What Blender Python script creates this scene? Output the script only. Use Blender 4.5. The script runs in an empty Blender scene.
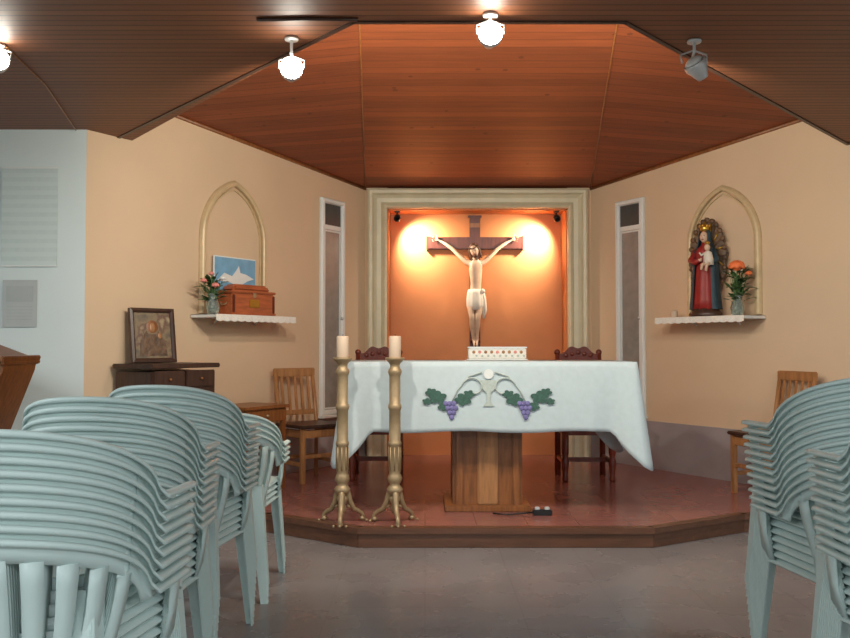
import bpy, bmesh, math, random
from mathutils import Vector, Matrix, Euler
random.seed(7)
sc=bpy.context.scene
sc.view_settings.view_transform='Standard'
sc.view_settings.look='None'
R=math.radians
PZ=0.11   # platform height

# ------------------------------------------------------------ materials
def new_mat(name):
    m=bpy.data.materials.new(name); m.use_nodes=True
    nt=m.node_tree; b=nt.nodes['Principled BSDF']
    return m,nt,b
def lin(c):
    return tuple(((v/255)/12.92 if v/255<=.04045 else ((v/255+.055)/1.055)**2.4) for v in c)+(1,)
def mat(name,c,rough=.5,metal=0,var=.12,scale=8,bump=0,emit=0,trans=0,coat=0,stretch=(1,1,1)):
    m,nt,b=new_mat(name); c=lin(c)
    tc=nt.nodes.new('ShaderNodeTexCoord'); mp=nt.nodes.new('ShaderNodeMapping'); mp.inputs['Scale'].default_value=stretch
    n=nt.nodes.new('ShaderNodeTexNoise'); n.inputs['Scale'].default_value=scale; n.inputs['Detail'].default_value=5
    nt.links.new(tc.outputs['Object'],mp.inputs[0]); nt.links.new(mp.outputs[0],n.inputs['Vector'])
    r=nt.nodes.new('ShaderNodeValToRGB'); r.color_ramp.elements[0].position=.3; r.color_ramp.elements[1].position=.7
    r.color_ramp.elements[0].color=tuple(v*(1-var) for v in c[:3])+(1,)
    r.color_ramp.elements[1].color=tuple(min(1,v*(1+var)) for v in c[:3])+(1,)
    nt.links.new(n.outputs['Fac'],r.inputs[0]); nt.links.new(r.outputs[0],b.inputs['Base Color'])
    b.inputs['Roughness'].default_value=rough; b.inputs['Metallic'].default_value=metal
    b.inputs['Coat Weight'].default_value=coat
    if trans: b.inputs['Transmission Weight'].default_value=trans
    if emit:
        b.inputs['Emission Color'].default_value=c; b.inputs['Emission Strength'].default_value=emit
    if bump:
        bp=nt.nodes.new('ShaderNodeBump'); bp.inputs['Strength'].default_value=bump; bp.inputs['Distance'].default_value=.01
        nt.links.new(n.outputs['Fac'],bp.inputs['Height']); nt.links.new(bp.outputs[0],b.inputs['Normal'])
    return m
def math_node(nt,op,a,b=None):
    n=nt.nodes.new('ShaderNodeMath'); n.operation=op
    for i,v in enumerate((a,b)):
        if v is None: continue
        if isinstance(v,(int,float)): n.inputs[i].default_value=v
        else: nt.links.new(v,n.inputs[i])
    return n.outputs[0]
def plank_mat(name,c,width,ang,rough=.35,var=.25,gap=.08,gapdark=.35,knots=True):
    m,nt,b=new_mat(name); c=lin(c)
    tc=nt.nodes.new('ShaderNodeTexCoord'); mp=nt.nodes.new('ShaderNodeMapping'); mp.inputs['Rotation'].default_value=(0,0,ang)
    nt.links.new(tc.outputs['Object'],mp.inputs[0])
    s=nt.nodes.new('ShaderNodeSeparateXYZ'); nt.links.new(mp.outputs[0],s.inputs[0])
    d=math_node(nt,'DIVIDE',s.outputs['Y'],width)
    fr=math_node(nt,'FRACT',d); fl=math_node(nt,'FLOOR',d)
    wn=nt.nodes.new('ShaderNodeTexWhiteNoise'); wn.noise_dimensions='1D'; nt.links.new(fl,wn.inputs['W'])
    mp2=nt.nodes.new('ShaderNodeMapping'); mp2.inputs['Scale'].default_value=(1.5,14,14); nt.links.new(mp.outputs[0],mp2.inputs[0])
    n=nt.nodes.new('ShaderNodeTexNoise'); n.inputs['Scale'].default_value=2.5; n.inputs['Detail'].default_value=6; nt.links.new(mp2.outputs[0],n.inputs['Vector'])
    f=math_node(nt,'ADD',math_node(nt,'MULTIPLY',wn.outputs['Value'],.4),math_node(nt,'MULTIPLY',n.outputs['Fac'],.7))
    r=nt.nodes.new('ShaderNodeValToRGB'); r.color_ramp.elements[0].position=.2; r.color_ramp.elements[1].position=.9
    r.color_ramp.elements[0].color=tuple(v*(1-var) for v in c[:3])+(1,); r.color_ramp.elements[1].color=tuple(v*(1+var) for v in c[:3])+(1,)
    nt.links.new(f,r.inputs[0]); col=r.outputs[0]
    if knots:
        v=nt.nodes.new('ShaderNodeTexVoronoi'); v.inputs['Scale'].default_value=5; v.inputs['Randomness'].default_value=1; nt.links.new(mp.outputs[0],v.inputs['Vector'])
        k=math_node(nt,'LESS_THAN',v.outputs['Distance'],.085)
        mx=nt.nodes.new('ShaderNodeMix'); mx.data_type='RGBA'; nt.links.new(math_node(nt,'MULTIPLY',k,.6),mx.inputs[0]); nt.links.new(col,mx.inputs[6])
        mx.inputs[7].default_value=tuple(v2*.25 for v2 in c[:3])+(1,); col=mx.outputs[2]
    g=math_node(nt,'LESS_THAN',fr,gap)
    mx=nt.nodes.new('ShaderNodeMix'); mx.data_type='RGBA'; nt.links.new(g,mx.inputs[0]); nt.links.new(col,mx.inputs[6])
    mx.inputs[7].default_value=tuple(v*gapdark for v in c[:3])+(1,)
    nt.links.new(mx.outputs[2],b.inputs['Base Color']); b.inputs['Roughness'].default_value=rough
    bp=nt.nodes.new('ShaderNodeBump'); bp.inputs['Strength'].default_value=.5; bp.inputs['Distance'].default_value=.006
    nt.links.new(math_node(nt,'SUBTRACT',1,g),bp.inputs['Height']); nt.links.new(bp.outputs[0],b.inputs['Normal'])
    return m
def tile_mat(name,c1,c2,cm,size,rough,offset=0,ang=0):
    m,nt,b=new_mat(name)
    tc=nt.nodes.new('ShaderNodeTexCoord'); mp=nt.nodes.new('ShaderNodeMapping'); mp.inputs['Rotation'].default_value=(0,0,ang)
    nt.links.new(tc.outputs['Object'],mp.inputs[0])
    br=nt.nodes.new('ShaderNodeTexBrick'); br.offset=offset; br.inputs['Scale'].default_value=1
    br.inputs['Brick Width'].default_value=size; br.inputs['Row Height'].default_value=size; br.inputs['Mortar Size'].default_value=.003
    br.inputs['Color1'].default_value=lin(c1); br.inputs['Color2'].default_value=lin(c2); br.inputs['Mortar'].default_value=lin(cm)
    nt.links.new(mp.outputs[0],br.inputs['Vector'])
    n=nt.nodes.new('ShaderNodeTexNoise'); n.inputs['Scale'].default_value=3; n.inputs['Detail'].default_value=8; nt.links.new(mp.outputs[0],n.inputs['Vector'])
    mx=nt.nodes.new('ShaderNodeMix'); mx.data_type='RGBA'; mx.blend_type='MULTIPLY'; mx.inputs[0].default_value=.3
    nt.links.new(br.outputs['Color'],mx.inputs[6])
    r=nt.nodes.new('ShaderNodeValToRGB'); r.color_ramp.elements[0].position=.35; r.color_ramp.elements[0].color=(.6,.6,.6,1); r.color_ramp.elements[1].position=.65
    nt.links.new(n.outputs['Fac'],r.inputs[0]); nt.links.new(r.outputs[0],mx.inputs[7])
    nt.links.new(mx.outputs[2],b.inputs['Base Color'])
    nt.links.new(math_node(nt,'ADD',math_node(nt,'MULTIPLY',n.outputs['Fac'],.15),rough),b.inputs['Roughness'])
    return m

M={}
M['peach']=mat('peach_wall_paint',(216,188,156),.75,var=.03,scale=2,bump=.05)
M['white_wall']=mat('white_wall_paint',(218,228,226),.7,var=.03,scale=2)
M['grey']=mat('grey_wainscot',(156,148,150),.5,var=.08,scale=4)
M['orange']=mat('orange_panel',(204,128,76),.6,var=.06,scale=3)
M['cream']=mat('cream_moulding',(214,204,174),.4,var=.06)
M['gold']=mat('gilded_arch',(206,182,142),.4,metal=.1,var=.08,scale=20)
M['hallceil']=plank_mat('dark_slat_ceiling',(132,80,50),.055,0,.55,.2,.18,.4,False)
M['ceilC']=plank_mat('red_pine_planks',(138,70,36),.095,0,.6,.35,.06,.5)
M['ceilL']=plank_mat('red_pine_planks_left',(136,68,35),.095,R(12),.6,.35,.06,.5)
M['ceilR']=plank_mat('red_pine_planks_right',(136,68,35),.095,R(-12),.6,.35,.06,.5)
M['hallfloor']=tile_mat('grey_floor_tiles',(134,127,126),(131,124,123),(122,115,114),.42,.2)
M['platfloor']=tile_mat('terracotta_tiles',(156,100,90),(148,94,85),(124,80,72),.3,.14)
M['edge']=mat('step_edge_wood',(98,64,46),.4,var=.2,scale=6,stretch=(1,6,6))
M['plastic']=mat('pale_plastic',(194,213,209),.42,var=.02,scale=3)
M['cloth']=mat('white_altar_cloth',(192,205,208),.85,var=.03,scale=30,bump=.1)
M['lace']=mat('white_lace',(230,226,216),.9,var=.08,scale=90,bump=.3)
M['brass']=mat('brass',(166,142,108),.45,metal=.4,var=.15,scale=15)
M['wax']=mat('candle_wax',(202,178,154),.5,var=.04)
M['wood']=mat('varnished_wood',(134,82,42),.35,var=.3,scale=6,stretch=(8,8,1))
M['woodlt']=mat('pine_wood',(166,116,72),.4,var=.22,scale=6,stretch=(8,8,1))
M['wooddk']=mat('dark_wood',(68,46,36),.4,var=.3,scale=6,stretch=(8,8,1))
M['woodred']=mat('mahogany',(104,44,30),.3,var=.25,scale=6,stretch=(8,8,1))
M['chest']=mat('chest_wood',(168,90,54),.35,var=.25,scale=8,stretch=(1,6,6))
M['winwhite']=mat('white_window_frame',(226,228,224),.4,var=.02)
M['glass']=mat('frosted_dark_glass',(142,140,134),.25,var=.12,scale=12)
M['glassdk']=mat('dark_glass',(76,76,76),.2,var=.1)
M['skin']=mat('plaster_skin',(212,178,150),.45,var=.08,scale=20)
M['hair']=mat('brown_hair',(96,64,44),.6,var=.3,scale=60)
M['loin']=mat('loincloth_white',(220,210,196),.7,var=.05,scale=30)
M['cross']=mat('cross_wood',(86,42,34),.4,var=.25,scale=8,stretch=(6,6,1))
M['black']=mat('black_metal',(24,24,26),.4,var=.1)
M['chrome']=mat('white_metal',(206,206,204),.3,metal=.25,var=.05)
M['bulb']=mat('lit_bulb',(255,250,236),.3,var=0,emit=40)
M['red']=mat('red_robe',(150,40,36),.5,var=.15,scale=15)
M['blue']=mat('blue_mantle',(36,62,74),.5,var=.2,scale=15)
M['carve']=mat('carved_backdrop',(98,72,50),.5,var=.5,scale=28,bump=.8)
M['goldleaf']=mat('gold_leaf',(206,160,70),.3,metal=.8,var=.1)
M['leaf']=mat('green_leaves',(72,104,58),.5,var=.3,scale=30)
M['leafcloth']=mat('embroidered_leaf',(62,96,84),.8,var=.3,scale=60)
M['grape']=mat('embroidered_grape',(120,114,164),.8,var=.25,scale=60)
M['ecru']=mat('ecru_embroidery',(182,192,184),.8,var=.1,scale=60)
M['pink']=mat('pink_petals',(226,140,130),.6,var=.2,scale=30)
M['rose']=mat('orange_rose',(240,120,66),.6,var=.2,scale=30)
M['paper']=mat('grey_paper',(184,188,186),.8,var=.04,scale=10)
M['paperink']=mat('faded_print',(176,181,179),.8,var=.05)
M['sky']=mat('blue_print',(118,168,200),.6,var=.15,scale=12)
M['vase']=mat('vase_glass',(200,214,206),.08,var=.02,trans=.8)
def poster_mat():
    m,nt,b=new_mat('poster_print')
    tc=nt.nodes.new('ShaderNodeTexCoord'); s=nt.nodes.new('ShaderNodeSeparateXYZ'); nt.links.new(tc.outputs['Object'],s.inputs[0])
    fr=math_node(nt,'FRACT',math_node(nt,'MULTIPLY',s.outputs['Z'],18)); l=math_node(nt,'LESS_THAN',fr,.5)
    n=nt.nodes.new('ShaderNodeTexNoise'); n.inputs['Scale'].default_value=20; nt.links.new(tc.outputs['Object'],n.inputs['Vector'])
    t=math_node(nt,'MULTIPLY',l,n.outputs['Fac'])
    mx=nt.nodes.new('ShaderNodeMix'); mx.data_type='RGBA'; nt.links.new(math_node(nt,'MULTIPLY',t,.25),mx.inputs[0])
    mx.inputs[6].default_value=lin((206,218,214)); mx.inputs[7].default_value=lin((140,160,158))
    nt.links.new(mx.outputs[2],b.inputs['Base Color']); b.inputs['Roughness'].default_value=.5
    return m
M['poster']=poster_mat()
def icon_mat():
    m,nt,b=new_mat('icon_painting')
    tc=nt.nodes.new('ShaderNodeTexCoord'); n=nt.nodes.new('ShaderNodeTexNoise'); n.inputs['Scale'].default_value=9; n.inputs['Detail'].default_value=4
    nt.links.new(tc.outputs['Object'],n.inputs['Vector'])
    r=nt.nodes.new('ShaderNodeValToRGB'); e=r.color_ramp.elements
    e[0].position=.35; e[0].color=lin((84,76,64)); e[1].position=.7; e[1].color=lin((180,162,126))
    x=e.new(.5); x.color=lin((132,112,84)); x=e.new(.58); x.color=lin((100,70,56))
    nt.links.new(n.outputs['Fac'],r.inputs[0]); nt.links.new(r.outputs[0],b.inputs['Base Color']); b.inputs['Roughness'].default_value=.4
    return m
M['icon']=icon_mat()

# ------------------------------------------------------------ mesh builder
class B:
    def __init__(s): s.bm=bmesh.new(); s.mats=[]
    def mi(s,m):
        if m not in s.mats: s.mats.append(m)
        return s.mats.index(m)
    def faces(s,vs,fs,m,smooth=False):
        bv=[s.bm.verts.new(v) for v in vs]; i=s.mi(m); out=[]
        for f in fs:
            try:
                fa=s.bm.faces.new([bv[k] for k in f]); fa.material_index=i; fa.smooth=smooth; out.append(fa)
            except ValueError: pass
        return bv,out
    def box(s,c,d,m,rot=(0,0,0),bev=.004,taper=1):
        x,y,z=[v/2 for v in d]; rm=Euler(rot).to_matrix(); c=Vector(c)
        vs=[]
        for sz in(-1,1):
            t=taper if sz>0 else 1
            for sx,sy in((-1,-1),(1,-1),(1,1),(-1,1)):
                vs.append(c+rm@Vector((sx*x*t,sy*y*t,sz*z)))
        bv,fs=s.faces(vs,[(3,2,1,0),(4,5,6,7),(0,1,5,4),(1,2,6,5),(2,3,7,6),(3,0,4,7)],m)
        if bev:
            es=list({e for f in fs for e in f.edges})
            r=bmesh.ops.bevel(s.bm,geom=es,offset=min(bev,min(d)*.3),segments=2,affect='EDGES')
            for f in r['faces']: f.material_index=s.mi(m)
    def lathe(s,prof,m,c=(0,0,0),n=24,sx=1,sy=1,rot=None,folds=0,amp=0,smooth=True):
        c=Vector(c); vs=[]; rm=Euler(rot).to_matrix() if rot else Matrix.Identity(3)
        for r,z in prof:
            for k in range(n):
                a=2*math.pi*k/n; rr=r*(1+amp*math.sin(folds*a+z*6)) if folds else r
                vs.append(c+rm@Vector((rr*math.cos(a)*sx,rr*math.sin(a)*sy,z)))
        L=len(prof); fs=[]
        for i in range(L-1):
            for k in range(n): fs.append((i*n+k,i*n+(k+1)%n,(i+1)*n+(k+1)%n,(i+1)*n+k))
        fs.append(tuple(range(n-1,-1,-1))); fs.append(tuple((L-1)*n+k for k in range(n)))
        s.faces(vs,fs,m,smooth)
    def tube(s,pts,rad,m,n=8,flat=1,smooth=True):
        pts=[Vector(p) for p in pts]
        if not isinstance(rad,(list,tuple)): rad=[rad]*len(pts)
        vs=[]; up=None
        for i,p in enumerate(pts):
            t=(pts[min(i+1,len(pts)-1)]-pts[max(i-1,0)]).normalized()
            if up is None: up=Vector((0,0,1)) if abs(t.z)<.9 else Vector((0,1,0))
            x=t.cross(up).normalized(); y=x.cross(t).normalized(); up=y
            for k in range(n):
                a=2*math.pi*k/n; vs.append(p+x*math.cos(a)*rad[i]+y*math.sin(a)*rad[i]*flat)
        L=len(pts); fs=[(i*n+k,i*n+(k+1)%n,(i+1)*n+(k+1)%n,(i+1)*n+k) for i in range(L-1) for k in range(n)]
        fs.append(tuple(range(n-1,-1,-1))); fs.append(tuple((L-1)*n+k for k in range(n)))
        s.faces(vs,fs,m,smooth)
    def ball(s,c,r,m,sc=(1,1,1),n=12,rot=(0,0,0)):
        rm=Euler(rot).to_matrix(); c=Vector(c); vs=[]; h=n//2+1; fs=[]
        for i in range(h+1):
            p=math.pi*i/h
            for k in range(n):
                a=2*math.pi*k/n
                q=Vector((math.sin(p)*math.cos(a)*sc[0],math.sin(p)*math.sin(a)*sc[1],math.cos(p)*sc[2]))*r
                vs.append(c+rm@q)
        for i in range(h):
            for k in range(n): fs.append((i*n+k,(i+1)*n+k,(i+1)*n+(k+1)%n,i*n+(k+1)%n))
        s.faces(vs,fs,m,True)
    def loft(s,rings,m,n=24,folds=0,amp=0,cap=True):
        # rings: (cx,cy,z,rx,ry)
        vs=[]
        for cx,cy,z,rx,ry in rings:
            for k in range(n):
                a=2*math.pi*k/n; w=1+(amp*math.sin(folds*a) if folds else 0)
                vs.append((cx+rx*math.cos(a)*w,cy+ry*math.sin(a)*w,z))
        L=len(rings); fs=[(i*n+k,i*n+(k+1)%n,(i+1)*n+(k+1)%n,(i+1)*n+k) for i in range(L-1) for k in range(n)]
        if cap: fs.append(tuple(range(n-1,-1,-1))); fs.append(tuple((L-1)*n+k for k in range(n)))
        s.faces(vs,fs,m,True)
    def prism(s,poly,z0,z1,m):
        f0=z0 if callable(z0) else (lambda x,y:z0); f1=z1 if callable(z1) else (lambda x,y:z1)
        n=len(poly); vs=[(x,y,f0(x,y)) for x,y in poly]+[(x,y,f1(x,y)) for x,y in poly]
        fs=[tuple(range(n-1,-1,-1)),tuple(range(n,2*n))]+[(k,(k+1)%n,n+(k+1)%n,n+k) for k in range(n)]
        s.faces(vs,fs,m)
    def flat(s,poly,y,th,m):
        # polygon in XZ extruded toward -y
        n=len(poly); vs=[(x,y,z) for x,z in poly]+[(x,y-th,z) for x,z in poly]
        fs=[tuple(range(n)),tuple(range(2*n-1,n-1,-1))]+[(k,(k+1)%n,n+(k+1)%n,n+k) for k in range(n)]
        s.faces(vs,fs,m)
    def ribbon(s,path,prof,m,closed=False,smooth=False):
        # path in XZ, prof (offset along outward normal, y)
        n=len(path); P=[Vector(p) for p in path]; vs=[]
        for i,p in enumerate(P):
            a=P[i-1] if (i>0 or closed) else None; c=P[(i+1)%n] if (i<n-1 or closed) else None
            d1=(p-a).normalized() if a is not None else (c-p).normalized()
            d2=(c-p).normalized() if c is not None else d1
            n1=Vector((-d1.y,d1.x)); n2=Vector((-d2.y,d2.x)); nn=(n1+n2).normalized(); k=1/max(.35,nn.dot(n1))
            for u,y in prof:
                q=p+nn*u*k; vs.append((q.x,y,q.y))
        L=len(prof); fs=[]
        for i in range(n if closed else n-1):
            j=(i+1)%n
            for k in range(L): fs.append((i*L+k,i*L+(k+1)%L,j*L+(k+1)%L,j*L+k))
        if not closed: fs.append(tuple(range(L))); fs.append(tuple((n-1)*L+k for k in range(L-1,-1,-1)))
        s.faces(vs,fs,m,smooth)
    def done(s,name,loc=(0,0,0),rz=0,parent=None,normals=True):
        if normals: bmesh.ops.recalc_face_normals(s.bm,faces=s.bm.faces)
        me=bpy.data.meshes.new(name); s.bm.to_mesh(me); s.bm.free()
        for m in s.mats: me.materials.append(m)
        o=bpy.data.objects.new(name,me); sc.collection.objects.link(o); o.location=loc; o.rotation_euler=(0,0,rz)
        if parent: o.parent=parent
        return o
def poly_rounded(w,h,r=.02,n=4):
    out=[]
    for cx,cz,a0 in((w/2-r,h/2-r,0),(-w/2+r,h/2-r,90),(-w/2+r,-h/2+r,180),(w/2-r,-h/2+r,270)):
        for k in range(n+1):
            a=R(a0+90*k/n); out.append((cx+r*math.cos(a),cz+r*math.sin(a)))
    return out

# ------------------------------------------------------------ room shell
def wl(s): return (-.555-.625*s,7.86-s)
def wr(s): return (1.54+.625*s,7.86-s)
nL=Vector((.848,-.53)); nR=Vector((-.848,-.53))
def zc(x,y): return 2.615+.085*(7.86-y)
def off(p,n,d): return (p[0]+n.x*d,p[1]+n.y*d)

b=B()
p0=wl(0); p1=wl(2.53)
b.prism([p0,p1,off(p1,nL,-.12),off(p0,nL,-.12)],0,zc,M['peach']); b.done('wall_left_angled')
b=B(); p0=wr(0); p1=wr(2.53)
b.prism([p0,p1,off(p1,nR,-.12),off(p0,nR,-.12)][::-1],0,zc,M['peach']); b.done('wall_right_angled')
# back wall around niche
b=B()
NX0,NX1,NZ=-.35,1.32,2.42
b.prism([(-.555,7.86),(NX0,7.86),(NX0,8.2),(-.555,8.2)],0,2.66,M['peach'])
b.prism([(NX1,7.86),(1.54,7.86),(1.54,8.2),(NX1,8.2)],0,2.66,M['peach'])
b.prism([(NX0,7.86),(NX1,7.86),(NX1,8.2),(NX0,8.2)],NZ,2.6,M['peach'])
b.done('wall_back')
b=B()
b.prism([(NX0,8.12),(NX1,8.12),(NX1,8.2),(NX0,8.2)],PZ,NZ,M['orange'])
b.prism([(NX0,7.87),(NX0+.012,7.87),(NX0+.012,8.12),(NX0,8.12)],PZ,NZ,M['orange'])
b.prism([(NX1-.012,7.87),(NX1,7.87),(NX1,8.12),(NX1-.012,8.12)],PZ,NZ,M['orange'])
b.prism([(NX0,7.87),(NX1,7.87),(NX1,8.12),(NX0,8.12)],NZ-.012,NZ,M['orange'])
b.done('wall_niche')
b=B()
path=[(NX0,PZ),(NX0,NZ),(NX1,NZ),(NX1,PZ)]
Y=7.86
prof=[(0,Y),(0,Y-.05),(.02,Y-.065),(.04,Y-.05),(.055,Y-.025),(.095,Y-.03),(.12,Y-.05),(.135,Y-.08),(.16,Y-.085),(.178,Y-.07),(.178,Y)]
b.ribbon(path,prof,M['cream']); b.done('trim_niche_frame')
# side walls of the hall
b=B(); b.prism([(-2.136,5.33),(-4.6,5.33),(-4.6,5.45),(-2.2,5.45)],0,2.56,M['white_wall']); b.done('wall_front_left')
b=B(); b.prism([(3.12,5.33),(5.5,5.33),(5.5,5.45),(3.18,5.45)],0,2.56,M['white_wall']); b.done('wall_front_right')
b=B(); b.prism([(-4.7,-3),(-4.6,-3),(-4.6,5.45),(-4.7,5.45)],0,2.56,M['white_wall']); b.done('wall_left')
b=B(); b.prism([(5.5,-3),(5.6,-3),(5.6,5.45),(5.5,5.45)],0,2.56,M['white_wall']); b.done('wall_right')
b=B(); b.prism([(-4.7,-3.1),(5.6,-3.1),(5.6,-3),(-4.7,-3)],0,2.56,M['white_wall']); b.done('wall_rear')
# floors
b=B(); b.prism([(-4.7,-3.1),(5.6,-3.1),(5.6,8.2),(-4.7,8.2)],-.1,0,M['hallfloor']); b.done('floor')
plat=[(-.375,4.9),(1.297,4.9),(1.96,5.3),(3.12,5.32),(1.54,7.86),(1.32,7.86),(1.32,8.12),(-.35,8.12),(-.35,7.86),(-.555,7.86),(-2.13,5.32),(-.96,5.3)]
b=B(); b.prism(plat,0.001,PZ,M['platfloor'])
o=b.done('floor_platform')
b=B()
ed=[(-2.1,5.32),(-.96,5.3),(-.375,4.9),(1.297,4.9),(1.96,5.3),(3.09,5.32)]
for i in range(len(ed)-1):
    p,q=Vector(ed[i]),Vector(ed[i+1]); d=(q-p).normalized(); nn=Vector((d.y,-d.x))
    b.prism([tuple(p+nn*.022-d*.005),tuple(q+nn*.022+d*.005),tuple(q-nn*.03),tuple(p-nn*.03)],.002,PZ-.03,M['edge'])
    b.prism([tuple(p+nn*.035-d*.01),tuple(q+nn*.035+d*.01),tuple(q-nn*.03),tuple(p-nn*.03)],PZ-.03,PZ+.004,M['edge'])
b.done('trim_platform_edge')
# hall ceiling with cut-out (convex pieces)
HC=2.515
b=B()
for pts in ([(-4.7,-3.1),(5.6,-3.1),(5.6,3.53),(-4.7,3.53)],
            [(-4.7,3.53),(-2.13,3.53),(-2.13,5.35),(-4.7,5.35)],
            [(-2.13,3.53),(-.31,3.53),(-1.95,5.62),(-2.13,5.35)],
            [(.85,3.53),(3.11,3.53),(3.11,5.35),(2.93,5.64),(2.81,5.64)],
            [(3.11,3.53),(5.6,3.53),(5.6,5.35),(3.11,5.35)]):
    b.prism(pts,HC,HC+.045,M['hallceil'])
b.done('ceiling_hall')
# fascia above opening
b=B()
op=[(-2.02,5.53),(-.31,3.53),(.85,3.53),(2.88,5.72)]
for i in range(3):
    p,q=Vector(op[i]),Vector(op[i+1]); d=(q-p).normalized(); nn=Vector((d.y,-d.x))
    b.prism([tuple(p),tuple(q),tuple(q+nn*.03),tuple(p+nn*.03)],HC+.045,lambda x,y:zc(x,y),M['wood'])
b.done('trim_ceiling_fascia')
b=B()
for i in range(3):
    p,q=Vector(op[i]),Vector(op[i+1]); d=(q-p).normalized(); nn=Vector((-d.y,d.x))
    b.prism([tuple(p),tuple(q),tuple(q+nn*.022),tuple(p+nn*.022)],HC-.006,HC+.06,M['wooddk'])
b.done('trim_ceiling_opening')
# sanctuary ceiling
def zt(x,y): return zc(x,y)+.04
b=B()
b.prism([(-.555,7.9),(-.29,3.45),(.88,3.45),(1.54,7.9)],zc,zt,M['ceilC'])
b.prism([(-.555,7.9),(-2.6,7.9),(-2.6,3.45),(-.29,3.45)],zc,zt,M['ceilL'])
b.prism([(1.54,7.9),(3.6,7.9),(3.6,3.45),(.88,3.45)],zc,zt,M['ceilR'])
b.done('ceiling_sanctuary')
b=B()
for a,c in(((-.555,7.86),(-.29,3.5)),((1.54,7.86),(.88,3.5))):
    b.tube([(a[0],a[1],zc(0,a[1])-.002),(c[0],c[1],zc(0,c[1])-.002)],.005,M['wood'],n=6)
# cornice along angled walls
for f in(wl,wr):
    p=f(0); q=f(2.1)
    b.tube([(p[0],p[1],zc(0,p[1])-.01),(q[0],q[1],zc(0,q[1])-.01)],.016,M['wood'],n=6)
b.done('trim_ceiling_seams')
# wainscot / baseboards
b=B(); p0=wl(0); p1=wl(2.53)
b.prism([p0,off(p0,nL,.012),off(p1,nL,.012),p1],PZ,.51,M['grey']); b.done('baseboard_left')
b=B(); p0=wr(0); p1=wr(2.53)
b.prism([p0,off(p0,nR,.012),off(p1,nR,.012),p1][::-1],PZ,.51,M['grey']); b.done('baseboard_right')

# ------------------------------------------------------------ narrow windows
def window(name,p,rz):
    b=B(); w,h=.33,1.88
    path=[(-w/2,-h/2),(-w/2,h/2),(w/2,h/2),(w/2,-h/2)]
    prof=[(0,0),(0,-.02),(-.01,-.035),(-.035,-.035),(-.045,-.02),(-.045,0)]
    b.ribbon(path,prof,M['winwhite'],closed=True)
    b.box((0,-.008,.69),(w-.06,.02,.04),M['winwhite'])
    b.box((0,-.004,.815),(w-.06,.008,.22),M['glassdk'],bev=0)
    b.box((0,-.004,-.13),(w-.06,.008,1.62),M['glass'],bev=0)
    b.ribbon([(-w/2+.05,-h/2+.05),(-w/2+.05,.665),(w/2-.05,.665),(w/2-.05,-h/2+.05)],[(0,0),(0,-.016),(-.014,-.016),(-.014,0)],M['winwhite'],closed=True)
    b.ball((w/2-.045,-.03,-.1),.014,M['chrome'])
    b.box((0,-.03,-h/2-.01),(w+.04,.06,.025),M['winwhite'])
    b.done(name,(p[0],p[1],1.49),rz)
window('window_1',off(wl(.43),nL,.003),R(58)); window('window_2',off(wr(.43),nR,.003),R(-58))

# ------------------------------------------------------------ arches & shelves
def arch_path(w,spring,rise,n=12):
    Rr=(rise*rise+(w/2)**2)/w
    left=[(-w/2,0),(-w/2,spring)]
    amax=math.acos((Rr-w/2)/Rr)
    for k in range(1,n+1):
        a=amax*k/n; left.append((-w/2+Rr-Rr*math.cos(a),spring+Rr*math.sin(a)))
    return left+[(-x,z) for x,z in left[:-1][::-1]]
def arch(p,rz):
    b=B()
    b.ribbon(arch_path(.60,.56,.41),[(0,0),(0,-.03),(.01,-.038),(.026,-.038),(.036,-.03),(.044,-.012),(.044,0)],M['gold'],smooth=False)
    b.ribbon(arch_path(.56,.56,.38),[(0,0),(0,-.012),(.012,-.012),(.012,0)],M['gold'])
    b.done('gothic_arch_frame',(p[0],p[1],1.385),rz)
arch(off(wl(1.44),nL,.002),R(58)); arch(off(wr(1.26),nR,.002),R(-58))
def shelf(p,rz,L=.84):
    b=B(); b.box((0,-.125,0),(L,.25,.022),M['winwhite'])
    # lace cloth draped on top with scalloped edge
    n=60; vs=[];fs=[]
    rows=[(-.0,.0135),(-.13,.0135),(-.255,.0135),(-.258,.005),(-.261,-.015),(-.263,-.03)]
    for k in range(n+1):
        x=-L/2-.004+(L+.008)*k/n
        for j,(y,z) in enumerate(rows):
            zz=z-(.008*abs(math.sin(k/n*math.pi*12)) if j==5 else 0); yy=y-(.003*math.sin(k*.9) if j>3 else 0)
            vs.append((x,yy,zz))
    m=len(rows)
    for k in range(n):
        for j in range(m-1): fs.append((k*m+j,k*m+j+1,(k+1)*m+j+1,(k+1)*m+j))
    b.faces(vs,fs,M['lace'],True)
    for sx in(-1,1):
        x=sx*(L*.25)
        b.tube([(x,-.1,-.012),(x,-.06,-.02),(x,-.015,-.05)],.007,M['winwhite'])
    return b.done('wall_shelf',(p[0],p[1],1.36),rz)
shelf(off(wl(1.44),nL,.003),R(58)); shelf(off(wr(1.22),nR,.003),R(-58))
ST=1.375
def wallloc(p,n,along,out,rz):
    u=Vector((math.cos(rz),math.sin(rz)));v=Vector((-math.sin(rz),math.cos(rz)))
    q=Vector(p)+u*along-v*out
    return q.x,q.y
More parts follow.
